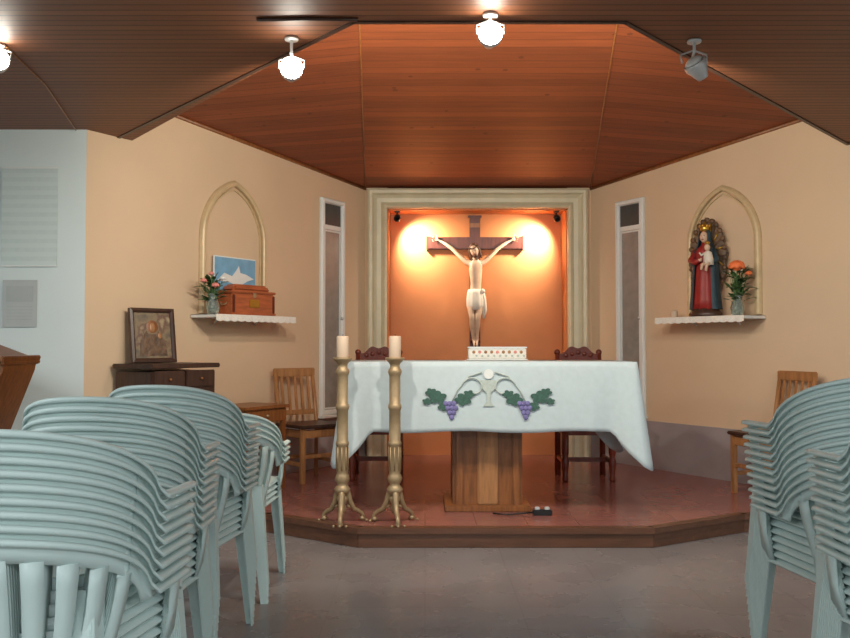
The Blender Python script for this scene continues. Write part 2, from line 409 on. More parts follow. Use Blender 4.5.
# chest on left shelf
x,y=wallloc(wl(1.44),nL,-.01,.15,R(58))
b=B()
b.box((0,0,.08),(.42,.17,.16),M['chest'],bev=.01)
b.box((0,0,.008),(.44,.18,.016),M['chest'])
b.box((0,0,.168),(.44,.18,.02),M['chest'],bev=.008)
b.box((0,0,.2),(.38,.14,.05),M['chest'],bev=.015,taper=.85)
for sx in(-1,1):
    b.box((sx*.195,-.087,.08),(.02,.01,.13),M['woodred'])
    b.tube([(sx*.212,-.03,.09),(sx*.228,-.03,.075),(sx*.228,.03,.075),(sx*.212,.03,.09)],.005,M['brass'])
b.flat([(px,pz+.085) for px,pz in poly_rounded(.09,.06,.012)],-.086,.005,M['goldleaf'])
b.box((0,-.091,.145),(.03,.008,.035),M['brass'])
b.done('wooden_chest',(x,y,ST),R(54))
# blue print
x,y=wallloc(wl(1.44),nL,-.01,.03,R(58))
b=B(); b.box((0,0,.22),(.44,.012,.44),M['winwhite'],bev=.003); b.box((0,-.008,.22),(.42,.006,.42),M['sky'],bev=0)
# dove emblem
dv=[(-.19,.24),(-.12,.30),(-.04,.28),(0,.32),(.03,.36),(.045,.31),(.11,.30),(.19,.27),(.12,.25),(.07,.225),(.0,.215),(-.06,.23),(-.1,.235)]
b.flat([(a,c+.015) for a,c in dv],-.0115,.003,M['winwhite'])
b.done('dove_picture',(x,y,ST),R(58))
def leaf(b,base,d,L,w,m,up=Vector((0,0,1))):
    d=Vector(d).normalized(); s=d.cross(up); s=s.normalized() if s.length>.01 else Vector((1,0,0)); n=s.cross(d)
    base=Vector(base); vs=[base]
    for t,ww in((.3,.8),(.6,1),(.85,.5)):
        c=base+d*L*t-n*0+Vector((0,0,-L*.25*t*t)); vs+=[c-s*w*ww/2,c+n*w*.12,c+s*w*ww/2]
    vs.append(base+d*L+Vector((0,0,-L*.25)))
    fs=[(0,1,2),(0,2,3),(1,4,5,2),(2,5,6,3),(4,7,8,5),(5,8,9,6),(7,10,8),(8,10,9)]
    b.faces(vs,fs,m,True)
def rose(b,c,r,m):
    c=Vector(c); b.ball(c,r*.5,m)
    for ring,(k,rr,tilt) in enumerate(((4,.55,.9),(6,.8,.5),(7,1,.1))):
        for i in range(k):
            a=2*math.pi*(i+.5*ring)/k; d=Vector((math.cos(a),math.sin(a)*.8,tilt)).normalized()
            b.ball(c+d*r*rr*.55,r*.42,m,sc=(1,1,.45),n=8,rot=(0,math.acos(max(-1,min(1,d.z)))*.8,a))
def bouquet(name,loc,flowers,nl,spread,h,vase=True,rz=0):
    b=B()
    if vase: b.lathe([(.035,0),(.045,.02),(.05,.06),(.035,.1),(.03,.13),(.04,.145),(.036,.145),(.026,.13),(.03,.1),(.04,.05),(.03,.01)],M['vase'],n=20)
    for i in range(nl):
        a=random.uniform(0,2*math.pi); t=random.uniform(.3,1.2); z=random.uniform(.08,h)
        d=(math.cos(a)*t,-abs(math.sin(a))*t*.7+.1,random.uniform(.1,1)); base=(math.cos(a)*spread*.3*random.random(),math.sin(a)*spread*.2*random.random(),z)
        leaf(b,base,d,random.uniform(.06,.11),random.uniform(.03,.045),M['leaf'])
        b.tube([(0,0,.03),((base[0])*.5,(base[1])*.5,z*.6),base],.002,M['leaf'],n=5)
    for (fx,fy,fz,r,m) in flowers:
        b.tube([(0,0,.03),(fx*.5,fy*.5,fz*.6),(fx,fy,fz)],.003,M['leaf'],n=5); rose(b,(fx,fy,fz),r,m)
    b.done(name,loc,rz)
x,y=wallloc(wl(1.44),nL,-.375,.18,R(58))
bouquet('pink_flower_bouquet',(x,y,ST),[(0,-.06,.2,.034,M['pink']),(-.08,-.05,.23,.03,M['pink']),(.05,-.07,.25,.03,M['winwhite']),(-.03,-.06,.28,.026,M['pink'])],52,.16,.24,True,R(30))
x,y=wallloc(wr(1.26),nR,.25,.17,R(-58))
bouquet('orange_rose_bouquet',(x,y,ST),[(-.03,-.08,.36,.075,M['rose']),(.07,-.04,.31,.035,M['rose'])],76,.2,.34,True,0)
# votive candle on right shelf
x,y=wallloc(wr(1.22),nR,-.33,.14,R(-58))
b=B(); b.lathe([(.028,0),(.03,.005),(.03,.05),(.027,.055),(.004,.052),(.001,.065)],M['wax'],n=16); b.done('votive_candle',(x,y,ST))

# ------------------------------------------------------------ Madonna statue
x,y=wallloc(wr(1.26),nR,-.05,.16,R(-58))
b=B()
b.lathe([(.115,0),(.12,.01),(.112,.03),(.1,.04),(.095,.055)],M['wooddk'],n=28,sx=1,sy=.8)
# carved backdrop
out=[]
for k in range(48):
    a=2*math.pi*k/48; rx=.135*(1+.06*math.sin(12*a)); rz_=.29*(1+.04*math.sin(12*a)); zz=.42+rz_*math.sin(a); xx=rx*math.cos(a)*(1 if math.sin(a)<.3 else (1-(math.sin(a)-.3)*.25))
    out.append((xx,zz))
b.flat(out,.08,.025,M['carve'])
for k in range(24):
    a=2*math.pi*k/24; b.ball((.125*math.cos(a),.055,.42+.275*math.sin(a)),.02,M['carve'],sc=(1,.6,1),n=8)
    b.tube([(.05*math.cos(a),.05,.45+.1*math.sin(a)),(.115*math.cos(a),.05,.43+.25*math.sin(a))],.006,M['goldleaf' if k%2 else 'carve'],n=5)
# robe
b.loft([(0,0,.05,.095,.075),(0,0,.12,.085,.066),(0,0,.22,.075,.06),(0,0,.33,.068,.052),(0,0,.38,.06,.045),(0,0,.44,.068,.048),(0,0,.48,.066,.042),(0,0,.505,.03,.026),(0,0,.53,.02,.02)],M['red'],n=40,folds=10,amp=.05)
# mantle open in front
n=30; rings=[(.05,.115,.09),(.15,.105,.085),(.28,.098,.078),(.38,.09,.068),(.46,.088,.058),(.50,.06,.05),(.54,.046,.046),(.59,.046,.046),(.625,.028,.03)]
vs=[];fs=[]
for z,rx,ry in rings:
    for k in range(n+1):
        a=R(-50+280*k/n); w=1+.04*math.sin(a*9); vs.append((rx*math.cos(a)*w,ry*math.sin(a)*w+.005,z))
for i in range(len(rings)-1):
    for k in range(n): fs.append((i*(n+1)+k,i*(n+1)+k+1,(i+1)*(n+1)+k+1,(i+1)*(n+1)+k))
b.faces(vs,fs,M['blue'],True)
b.ball((0,-.012,.568),.036,M['skin'],sc=(.85,.95,1.15),n=16)
b.ball((0,-.047,.562),.007,M['skin'],sc=(.7,1,1.2),n=8)
for sx in(-1,1): b.ball((sx*.012,-.043,.575),.004,M['hair'],n=6)
b.ball((0,-.044,.548),.006,M['red'],sc=(1.4,.5,.5),n=6)
b.ball((0,.004,.578),.038,M['hair'],sc=(.95,.95,1.1),n=14)
# crown
b.lathe([(.03,.61),(.033,.625),(.036,.64),(.02,.655),(.006,.665),(.004,.68)],M['goldleaf'],n=16)
for k in range(8):
    a=k*math.pi/4; b.ball((.036*math.cos(a),.036*math.sin(a),.648),.008,M['goldleaf'],sc=(1,1,1.6),n=6)
# arms & child
b.tube([(-.06,0,.47),(-.085,-.035,.40),(-.04,-.08,.385),(-.01,-.09,.40)],[.026,.028,.022,.013],M['red'],n=10)
b.tube([(.06,0,.47),(.085,-.03,.40),(.06,-.085,.37)],[.026,.028,.02],M['blue'],n=10)
for q in range(4): b.tube([(-.012+.001*q,-.09,.405-.006*q),(.01,-.096,.41-.006*q)],.003,M['skin'],n=5)
b.ball((-.012,-.09,.398),.012,M['skin'],sc=(1,.6,1),n=8)
b.loft([(.055,-.08,.36,.035,.03),(.055,-.08,.40,.034,.028),(.05,-.078,.45,.026,.022),(.05,-.078,.462,.01,.01)],M['loin'],n=18,folds=6,amp=.05)
b.ball((.048,-.082,.485),.024,M['skin'],sc=(.9,.95,1.1),n=12); b.ball((.048,-.076,.492),.024,M['hair'],sc=(.93,.9,1.05),n=12)
b.tube([(.03,-.085,.445),(.01,-.1,.43),(.0,-.11,.45)],[.009,.008,.006],M['loin'],n=6)
b.tube([(.04,-.09,.375),(.02,-.115,.36),(.015,-.115,.325)],[.014,.012,.009],M['skin'],n=8)
b.tube([(.07,-.09,.375),(.055,-.12,.355),(.05,-.118,.315)],[.014,.012,.009],M['skin'],n=8)
b.lathe([(.018,.508),(.02,.52),(.006,.53)],M['goldleaf'],c=(.048,-.08,0),n=12)
o=b.done('madonna_and_child_statue',(x,y,ST),R(-40))
o.scale=(1.08,1.0,1.08)

# ------------------------------------------------------------ crucifix
cx,cz=.475,2.125
root=bpy.data.objects.new('crucifix',None); sc.collection.objects.link(root); root.location=(cx,8.09,cz)
b=B()
b.box((0,0,-.40),(.1,.04,1.32),M['cross'],bev=.006); b.box((0,-.004,0),(.92,.042,.115),M['cross'],bev=.006)
for px_,pz_,w_,h_ in((0,.255,.13,.02),(-.455,0,.02,.14),(.455,0,.02,.14)): b.box((px_,-.002,pz_),(w_,.05,h_),M['cross'])
b.box((0,-.026,.17),(.10,.008,.04),M['wood'])
b.box((0,-.035,-.93),(.09,.05,.03),M['cross'],rot=(R(25),0,0))
b.done('cross_beams',parent=root)
# continuous skinned body
V=[];E=[];Rd=[]
def v(p,r): V.append(p);Rd.append(tuple(q*1.08 for q in r) if r[0]>.012 else r);return len(V)-1
def chain(start,lst):
    k=start
    for p,r in lst:
        n_=v(p,r);E.append((k,n_)); k=n_
    return k
pel=v((0,-.075,-.50),(.058,.042))
sp=chain(pel,[((0.004,-.085,-.42),(.046,.034)),((0.006,-.09,-.34),(.058,.042)),((.002,-.088,-.26),(.064,.044)),((0,-.085,-.205),(.048,.034))])
nk=chain(sp,[((-.002,-.095,-.165),(.022,.022)),((-.006,-.11,-.13),(.02,.022))])
def arm(s):
    sh=chain(sp,[((s*.075,-.075,-.195),(.03,.027)),((s*.15,-.062,-.125),(.023,.02)),((s*.215,-.052,-.06),(.018,.017)),((s*.275,-.045,-.015),(.018,.016)),((s*.335,-.04,.022),(.0115,.010)),((s*.365,-.038,.036),(.015,.009))])
    for i in range(4):
        L=(.030,.036,.034,.027)[i]; ang=.55-.22*i; bx=s*(.375+.004*i*.3); bz=.052-.012*i
        d=(s*math.cos(ang),math.sin(ang))
        m_=v((bx,-.04,bz),(.0055,.005)); E.append((sh,m_))
        k1=v((bx+d[0]*L*.5,-.048,bz+d[1]*L*.5),(.0048,.0048)); E.append((m_,k1))
        k2=v((bx+d[0]*L*.85,-.062,bz+d[1]*L*.8),(.004,.004)); E.append((k1,k2))
    t1=v((s*.36,-.046,.056),(.006,.006)); E.append((sh,t1)); t2=v((s*.372,-.055,.078),(.0045,.0045)); E.append((t1,t2))
arm(1);arm(-1)
def leg(s,kneex):
    hp=chain(pel,[((s*.035,-.075,-.545),(.042,.038)),((s*.042+kneex*.5,-.10,-.63),(.036,.034)),((s*.03+kneex,-.13,-.715),(.027,.027)),((s*.028+kneex,-.11,-.79),(.026,.026)),((s*.02+kneex*.5,-.085,-.87),(.017,.017)),((s*.014,-.072,-.925),(.014,.016)),((s*.013,-.095,-.955),(.015,.011)),((s*.012,-.115,-.985),(.013,.008))])
leg(1,-.012);leg(-1,-.004)
me=bpy.data.meshes.new('body'); me.from_pydata(V,E,[]); body=bpy.data.objects.new('body',me); sc.collection.objects.link(body); body.parent=root
sk=body.modifiers.new('skin','SKIN')
for i,r in enumerate(Rd): me.skin_vertices[0].data[i].radius=r if isinstance(r,tuple) else (r,r)
me.skin_vertices[0].data[0].use_root=True
sk.use_smooth_shade=True
ss=body.modifiers.new('sub','SUBSURF'); ss.levels=1; ss.render_levels=2
me.materials.append(M['skin'])
b=B()
# head, bowed and turned
hc=Vector((-.012,-.128,-.082)); hr=(R(22),R(-14),R(-12)); rm=Euler(hr).to_matrix()
def H(p): return hc+rm@Vector(p)
b.ball(hc,.05,M['skin'],sc=(.8,.92,1.15),n=20,rot=hr)
b.ball(H((0,-.048,-.004)),.011,M['skin'],sc=(.6,.9,1.3),n=8,rot=hr)
for s in(-1,1):
    b.ball(H((s*.016,-.041,.008)),.005,M['hair'],sc=(1.3,.5,.4),n=8,rot=hr)
    b.ball(H((s*.041,0,-.002)),.01,M['skin'],sc=(.4,.8,1.2),n=8,rot=hr)
    b.tube([H((s*.03,.0,.04)),H((s*.044,.0,.0)),H((s*.044,-.002,-.05)),H((s*.048,-.016,-.085))],[.012,.014,.013,.006],M['hair'],n=8)
b.ball(H((0,-.04,-.028)),.009,M['red'],sc=(1.3,.4,.4),n=8,rot=hr)
b.ball(H((0,-.024,-.047)),.021,M['hair'],sc=(1,.8,.9),n=12,rot=hr)
b.ball(H((0,.014,.014)),.051,M['hair'],sc=(.88,.88,1.08),n=16,rot=hr)
ring=[H((.043*math.cos(a),.048*math.sin(a),.034+.004*math.sin(5*a))) for a in [2*math.pi*k/24 for k in range(25)]]
b.tube(ring,.005,M['hair'],n=6)
for k in range(24):
    a=2*math.pi*k/24; q=ring[k]; b.tube([q,q+(q-hc).normalized()*.012+Vector((0,0,.006*(-1)**k))],[.003,.0005],M['hair'],n=4)
b.done('head',parent=root)
b=B()
b.loft([(0,-.082,-.64,.068,.06),(0,-.084,-.60,.080,.068),(0,-.08,-.54,.080,.064),(0,-.078,-.48,.074,.056),(0,-.08,-.445,.062,.05)],M['loin'],n=40,folds=9,amp=.06)
b.loft([(.080,-.085,-.72,.012,.016),(.084,-.085,-.64,.026,.024),(.078,-.088,-.54,.024,.024),(.064,-.09,-.47,.022,.02)],M['loin'],n=16,folds=4,amp=.12)
b.ball((.066,-.1,-.465),.026,M['loin'],n=10)
for s in(-1,1): b.tube([(s*.352,-.07,.032),(s*.352,-.015,.032)],.004,M['black'],n=6)
b.tube([(0,-.115,-.955),(0,-.05,-.95)],.004,M['black'],n=6)
b.done('loincloth',parent=root)

# niche spot fixtures
NE=80
def niche_spot(px,tx):
    b=B(); b.lathe([(.018,0),(.03,.01),(.032,.06),(.024,.075),(.02,.075),(.026,.06),(.012,.015)],M['black'],n=16,rot=(R(115),0,0))
    b.tube([(0,0,.0),(0,0,.05)],.006,M['black']); b.box((0,0,.048),(.05,.05,.012),M['black'])
    b.done('niche_spotlight',(px,7.93,NZ-.012-.055))
    l=bpy.data.lights.new('niche_lamp','SPOT'); l.energy=NE; l.color=(1,.88,.68); l.spot_size=R(125); l.spot_blend=1; l.shadow_soft_size=.03
    o=bpy.data.objects.new('niche_lamp',l); sc.collection.objects.link(o); o.location=(px+tx*.09,7.91,NZ-.17)
    o.rotation_euler=(Vector((px+tx*.27,8.12,2.08))-o.location).to_track_quat('-Z','Y').to_euler()
niche_spot(-.26,1); niche_spot(1.23,-1)

# ------------------------------------------------------------ altar
ax0,ax1,ay0,ay1,atop=-.489,1.303,5.2,5.95,1.051
root=bpy.data.objects.new('altar_table',None); sc.collection.objects.link(root); root.location=((ax0+ax1)/2,(ay0+ay1)/2,PZ)
hw=(ax1-ax0)/2; hd=(ay1-ay0)/2; ht=atop-PZ
b=B()
b.box((0,0,ht-.03),(hw*2-.03,hd*2-.03,.05),M['wood'])
b.box((-.012,.03,.44),(.44,.42,.84),M['wood'],bev=.008)
b.box((-.012,-.185,.44),(.13,.03,.80),M['woodlt'],bev=.008)
for sx in(-.19,.166): b.box((sx,-.19,.44),(.045,.022,.82),M['wood'],bev=.006)
b.box((-.012,.03,.02),(.54,.52,.04),M['wood'],bev=.006)
b.box((-.012,.03,ht-.09),(.52,.5,.07),M['wood'],bev=.01)
b.done('pedestal',parent=root)
# cloth
def perim(n1=60,n2=26,nc=10):
    pts=[]
    r=.03
    def seg(a,c,n,nn):
        for k in range(n): 
            t=k/n; pts.append((a[0]+(c[0]-a[0])*t,a[1]+(c[1]-a[1])*t,nn[0],nn[1]))
    W,D=hw-r,hd-r
    cs=[((W,-D),-90),((W,D),0),((-W,D),90),((-W,-D),180)]
    seg((-W,-hd),(W,-hd),n1,(0,-1))
    for i,(c,a0) in enumerate(cs):
        for k in range(nc):
            a=R(a0+90*k/nc); pts.append((c[0]+r*math.cos(a),c[1]+r*math.sin(a),math.cos(a),math.sin(a)))
        if i==0: seg((hw,-D),(hw,D),n2,(1,0))
        if i==1: seg((W,hd),(-W,hd),n1,(0,1))
        if i==2: seg((-hw,D),(-hw,-D),n2,(-1,0))
    return pts
pp=perim(); n=len(pp); rows=16
b=B(); vs=[];fs=[]
for j in range(rows+1):
    t=j/rows
    for (x_,y_,nx,ny) in pp:
        cdx=hw-abs(x_); cdy=hd-abs(y_); dc=math.hypot(max(0,cdx),max(0,cdy))  # distance from corner
        k=math.exp(-(dc/.085)**2)
        drop=.425+.27*max(0,1-dc/.16)+.006*math.sin(x_*9)
        if abs(nx)>.5: drop=max(drop,.47)
        flare=(.012+.085*k)*t**1.0+(.012*math.sin(x_*23+y_*31)*(1 if dc<.3 or abs(nx)>.5 or ny>0 else .25))*t*t
        kx=nx+(1 if x_>0 else -1)*k*.8; ky=ny-( .7*k if y_<0 else -.7*k)
        L=math.hypot(kx,ky)
        z=ht-drop*t*(1-.04*k) if j>0 else ht
        o_=flare+(.004 if j>0 else 0)
        vs.append((x_+kx/L*o_,y_+ky/L*o_,z-(.004 if j==1 else 0)))
for j in range(rows):
    for k in range(n): fs.append((j*n+k,(j+1)*n+k,(j+1)*n+(k+1)%n,j*n+(k+1)%n))
fs.append(tuple(range(n)))
b.faces(vs,fs,M['cloth'],True)
o=b.done('altar_cloth',parent=root); s_=o.modifiers.new('s','SOLIDIFY'); s_.thickness=.003; s_.offset=-1
# embroidery lying on the front panel
b=B(); 
def fy(z): return -hd-.013-.014*((ht-z)/.43)
def vine_leaf(cx_,cz_,r,rot,m):
    pl=[]
    for k in range(30):
        a=2*math.pi*k/30; rr=r*(.66+.34*abs(math.cos(2.5*(a)))) 
        pl.append((cx_+rr*math.cos(a+rot)*1.25,cz_+rr*math.sin(a+rot)*.9))
    b.flat(pl,fy(cz_),.003,m)
gx=-.02
def Z(py): return 1.155-(py-345)*5.2/850-PZ
for s in(-1,1):
    X0=gx+s*.225
    for dx,py,r,ro in((.085,397,.046,.3),(.125,392,.03,1.1),(-.07,399,.044,2.4),(-.105,394,.03,2.0),(.05,406,.03,.9),(.15,401,.024,.4)):
        vine_leaf(X0+s*dx,Z(py),r,ro if s>0 else math.pi-ro,M['leafcloth'])
    for row in range(4):
        for k in range(4-row if row>0 else 3):
            b.ball((X0+(k-(3-row)/2)*.025,fy(.7)-.004,Z(403+row*4.6)),.0155,M['grape'],sc=(1,.3,1),n=10)
    pts=[];
    for k in range(26):
        t=k/25; a=t*4.4; rr=.075*(1-.6*t)
        pts.append((gx+s*(.09+rr*math.cos(a+.3)),fy(.8)-.002,Z(388)+rr*math.sin(a+.3)))
    b.tube(pts,.0045,M['ecru'],n=6,flat=1)
    b.tube([(gx+s*.04,fy(.9)-.002,Z(372)),(gx+s*.12,fy(.9)-.002,Z(376)),(gx+s*.19,fy(.9)-.002,Z(390)),(X0,fy(.8)-.002,Z(402))],.004,M['ecru'],n=6)
# chalice with host
ch=[(-.05,Z(380)),(-.042,Z(388)),(-.012,Z(393)),(-.01,Z(401)),(-.035,Z(406)),(.035,Z(406)),(.01,Z(401)),(.012,Z(393)),(.042,Z(388)),(.05,Z(380))]
b.flat([(gx+a,c) for a,c in ch],fy(.8),.003,M['ecru'])
b.flat([(gx+.03*math.cos(a),Z(374)+.03*math.sin(a)) for a in [k*math.pi/12 for k in range(24)]],fy(.9),.004,M['winwhite'])
b.done('cloth_embroidery',parent=root)

# lace covered box on altar
b=B(); b.box((0,0,.045),(.39,.14,.075),M['lace'],bev=.006); b.box((0,0,.086),(.40,.155,.01),M['winwhite'])
for k in range(9):
    xx=-.16+.04*k; b.ball((xx,-.071,.055),.011,M['pink' if k%3==1 else 'woodlt'],sc=(1,.25,1),n=8); b.ball((xx+.018,-.071,.03),.008,M['ecru'],sc=(1,.25,1),n=8)
    b.flat([(xx-.02,.083),(xx,.068),(xx+.02,.083)],-.071,.003,M['winwhite'])
b.box((0,0,.004),(.41,.16,.008),M['winwhite'])
b.done('lace_covered_box',(.49,5.82,atop+.001))

# ------------------------------------------------------------ candlesticks
def candlestick(x,y,rot):
    b=B()
    prof=[(.012,.16),(.03,.165),(.045,.185),(.048,.2),(.036,.215),(.028,.225),(.038,.24),(.044,.26),(.038,.28),(.032,.29),(.035,.30),(.035,.45),(.038,.455),(.04,.465),(.038,.475),(.034,.48),(.034,.66),(.038,.665),(.041,.68),(.038,.695),(.033,.70),(.033,.86),(.036,.87),(.042,.885),(.038,.90),(.03,.91),(.028,.925),(.036,.94),(.052,.955),(.058,.965),(.056,.972),(.04,.968),(.03,.965),(.03,.985),(.02,.985)]
    b.lathe(prof,M['brass'],n=24)
    for k in range(8):
        a=k*math.pi/4; b.tube([(.034*math.cos(a),.034*math.sin(a),.31),(.034*math.cos(a),.034*math.sin(a),.445)],.005,M['brass'],n=5)
    for k in range(3):
        a=rot+2*math.pi*k/3; c,s=math.cos(a),math.sin(a)
        prf=[(.015,.2),(.035,.17),(.05,.12),(.075,.075),(.105,.06),(.128,.045),(.135,.022),(.125,.012)]
        b.tube([(r*c,r*s,z) for r,z in prf],[.018,.02,.018,.016,.014,.013,.015,.012],M['brass'],n=8)
        b.tube([(.03*c,.03*s,.1),(.055*c,.055*s,.085),(.07*c,.07*s,.1),(.062*c,.062*s,.115)],.007,M['brass'],n=6)
        b.ball((.13*c,.13*s,.016),.018,M['brass'],sc=(1,1,.85),n=10)
        for q in(-.25,0,.25): b.ball((.147*math.cos(a+q),.147*math.sin(a+q),.009),.009,M['brass'],n=6)
    b.lathe([(.001,.05),(.018,.06),(.026,.085),(.018,.11),(.03,.13),(.035,.15),(.012,.17)],M['brass'],n=16)
    b.lathe([(.034,.968),(.036,.975),(.036,1.09),(.032,1.098),(.012,1.094),(.008,1.09)],M['wax'],n=20)
    b.tube([(0,0,1.085),(.002,0,1.108)],.002,M['black'],n=5)
    b.done('candlestick',(x,y,PZ))
candlestick(-.487,5.03,R(-90)); candlestick(-.178,5.03,R(-80))

# ------------------------------------------------------------ wooden chairs
def slat_chair(name,loc,rz,wood,seatm):
    b=B(); w=.38;d=.38
    for sx in(-1,1):
        b.box((sx*(w/2-.02),-d/2+.02,.21),(.036,.036,.42),wood)
        b.tube([(sx*(w/2-.02),d/2-.02,.0),(sx*(w/2-.02),d/2-.02,.43),(sx*(w/2-.02),d/2+.05,.85)],.019,wood,n=4)
        b.box((sx*(w/2-.02),0,.14),(.02,d-.05,.03),wood); b.box((sx*(w/2-.02),0,.37),(.022,d-.05,.06),wood)
    b.box((0,-d/2+.02,.37),(w-.06,.022,.06),wood); b.box((0,-d/2+.02,.2),(w-.06,.02,.03),wood); b.box((0,d/2-.02,.16),(w-.06,.02,.03),wood)
    b.box((0,-.01,.425),(w+.02,d+.02,.025),seatm,bev=.01)
    b.box((0,d/2+.045,.825),(w,.024,.07),wood,bev=.01); b.box((0,d/2-.005,.51),(w-.06,.022,.04),wood)
    for k in range(5):
        xx=-.12+.06*k; b.box((xx,d/2+.02,.66),(.022,.012,.30),wood,rot=(R(-9.5),0,0),bev=.003)
    b.done(name,loc,rz)
slat_chair('wooden_chair',(-.90,6.66,PZ),R(40),M['woodlt'],M['wooddk'])
slat_chair('wooden_chair',(2.40,5.93,PZ),R(-72),M['woodlt'],M['wooddk'])

def throne(name,loc,rz=0):
    b=B(); w=.42;d=.42; m=M['woodred']
    for sx in(-1,1):
        b.lathe([(.02,0),(.026,.02),(.018,.05),(.026,.1),(.03,.16),(.02,.19),(.028,.22),(.028,.4)],m,c=(sx*(w/2-.03),-d/2+.03,0),n=12)
        b.tube([(sx*(w/2-.03),d/2-.03,0),(sx*(w/2-.03),d/2-.03,.43),(sx*(w/2-.04),d/2+.04,.97)],[.024,.024,.02],m,n=8)
        b.ball((sx*(w/2-.04),d/2+.042,.985),.026,m,n=10)
        b.box((sx*(w/2-.03),0,.15),(.025,d-.08,.035),m); b.box((sx*(w/2-.03),0,.385),(.03,d-.08,.06),m)
        b.lathe([(.016,.42),(.022,.5),(.015,.55),(.02,.62),(.018,.65)],m,c=(sx*(w/2-.02),-d/2+.05,0),n=10)
        b.tube([(sx*(w/2-.025),d/2,.66),(sx*(w/2-.015),0,.665),(sx*(w/2-.02),-d/2+.02,.655)],[.018,.02,.024],m,n=8,flat=.7)
    b.box((0,-d/2+.03,.385),(w-.08,.03,.06),m); b.box((0,-.02,.15),(w-.08,.03,.035),m); b.box((0,d/2-.03,.385),(w-.08,.03,.06),m)
    b.box((0,0,.435),(w,d,.05),M['red'],bev=.018)
    b.box((0,d/2+.01,.7),(w-.12,.03,.36),M['red'],rot=(R(-8),0,0),bev=.012)
    cr=[(-.18,.89)]+[(-.18+.36*k/24,.955+.075*math.sin(math.pi*k/24)+.012*math.cos(6*math.pi*k/24)) for k in range(25)]+[(.18,.89)]
    b.flat(cr,d/2+.055,.03,m)
    for k in range(5): b.ball((-.1+.05*k,d/2+.022,.96+.012*(2-abs(k-2))),.018,m,sc=(1,.5,1),n=8)
    b.done(name,loc,rz)
throne('presider_armchair',(-.38,6.75,PZ)); throne('presider_armchair',(1.25,6.7,PZ))

# ------------------------------------------------------------ left furniture
b=B(); h=.925
b.box((0,0,h-.015),(.58,.38,.03),M['wooddk'],bev=.006); b.box((0,.01,h/2-.01),(.54,.34,h-.08),M['wooddk'])
b.box((0,0,.03),(.56,.36,.06),M['wooddk'])
for sx in(-1,1):
    b.box((sx*.132,-.165,h/2-.06),(.25,.016,h-.30),M['wooddk'],bev=.006); b.box((sx*.132,-.174,h/2-.06),(.17,.01,h-.40),M['wooddk'],bev=.006)
    b.box((sx*.132,-.165,h-.10),(.25,.016,.11),M['wooddk'],bev=.006); b.ball((sx*.132,-.182,h-.10),.010,M['wood'],n=8); b.ball((sx*.03,-.185,h/2),.010,M['wood'],n=8)
b.done('sideboard_cabinet',(-1.70,5.62,PZ),R(58))
b=B(); w,hh=.32,.365
b.box((0,0,hh/2),(w-.03,.012,hh-.03),M['icon'],bev=0)
b.ribbon([(-w/2+.03,.03),(-w/2+.03,hh-.03),(w/2-.03,hh-.03),(w/2-.03,.03)],[(0,.01),(0,-.015),(.012,-.024),(.028,-.02),(.028,.01)],M['wooddk'],closed=True)
# painted figures in low relief
b.ball((.0,-.004,.24),.05,M['wood'],sc=(1,.08,1),n=16); b.ball((.0,-.008,.235),.028,M['woodlt'],sc=(.8,.12,1.1),n=12)
b.ball((.05,-.008,.18),.018,M['woodlt'],sc=(.8,.12,1.1),n=12)
b.flat([(-.10,.045),(-.09,.14),(-.045,.215),(-.03,.19),(.03,.19),(.04,.215),(.09,.13),(.10,.045)],-.006,.0015,M['carve'])
o=b.done('framed_icon',(-1.79,5.62,PZ+h+.002),R(46)); o.rotation_euler=(R(-8),0,R(46))
b=B()
b.box((0,0,.60),(.46,.38,.025),M['wood'],bev=.006); b.box((0,0,.54),(.42,.34,.09),M['wood'])
for sx in(-1,1):
    for sy in(-1,1): b.box((sx*.19,sy*.15,.26),(.035,.035,.52),M['wood'])
b.ball((0,-.178,.54),.012,M['brass'],n=8)
b.done('side_table',(-1.27,6.16,PZ),R(58))
# lectern: wide slanted book-box on a pedestal
b=B()
b.box((0,0,.03),(.46,.40,.06),M['wood'],bev=.01)
b.box((0,0,.38),(.28,.24,.68),M['wood'],bev=.01)
head=[(-.26,.68),(.19,.66),(.33,1.02),(.335,1.05),(.13,1.13),(-.32,1.30),(-.34,1.27)]
b.flat(head,.18,.36,M['wood'])
for k in range(9):
    t=(k+.5)/9
    b.flat([(-.25+.42*t,.70),(-.237+.42*t,.70),(-.28+.56*t+.013,1.18-.17*t),(-.28+.56*t,1.18-.17*t)],-.18,.008,M['woodlt'])
b.box((0,-.0,1.19),(.74,.42,.025),M['wood'],rot=(0,R(20.5),0),bev=.006)
b.box((.335,0,1.075),(.02,.42,.05),M['wood'],rot=(0,R(20.5),0),bev=.005)
b.done('lectern',(-2.475,4.5,0),0)

# wall posters
b=B(); b.box((0,0,0),(.35,.006,.61),M['poster'],bev=0); b.box((0,0,.31),(.36,.010,.010),M['winwhite']); b.box((0,0,-.31),(.36,.010,.010),M['winwhite']); b.done('wall_poster',(-2.487,5.321,1.96))
b=B(); b.box((0,0,0),(.213,.004,.295),M['paper'],bev=0); b.box((0,-.003,.06),(.17,.002,.10),M['paperink'],bev=0)
for k in range(5): b.box((0,-.003,-.02-.02*k),(.16,.002,.005),M['paperink'],bev=0)
b.done('wall_notice',(-2.54,5.322,1.415))
# power strip by altar
b=B(); b.box((0,0,.018),(.12,.05,.035),M['black'],bev=.006)
for k in range(2): b.box((-.03+.06*k,0,.04),(.03,.03,.02),M['chrome'],bev=.004)
b.tube([(-.06,0,.015),(-.13,.01,.008),(-.22,-.02,.007),(-.3,.02,.007)],.005,M['black'],n=6)
b.done('power_strip',(.72,5.26,PZ))

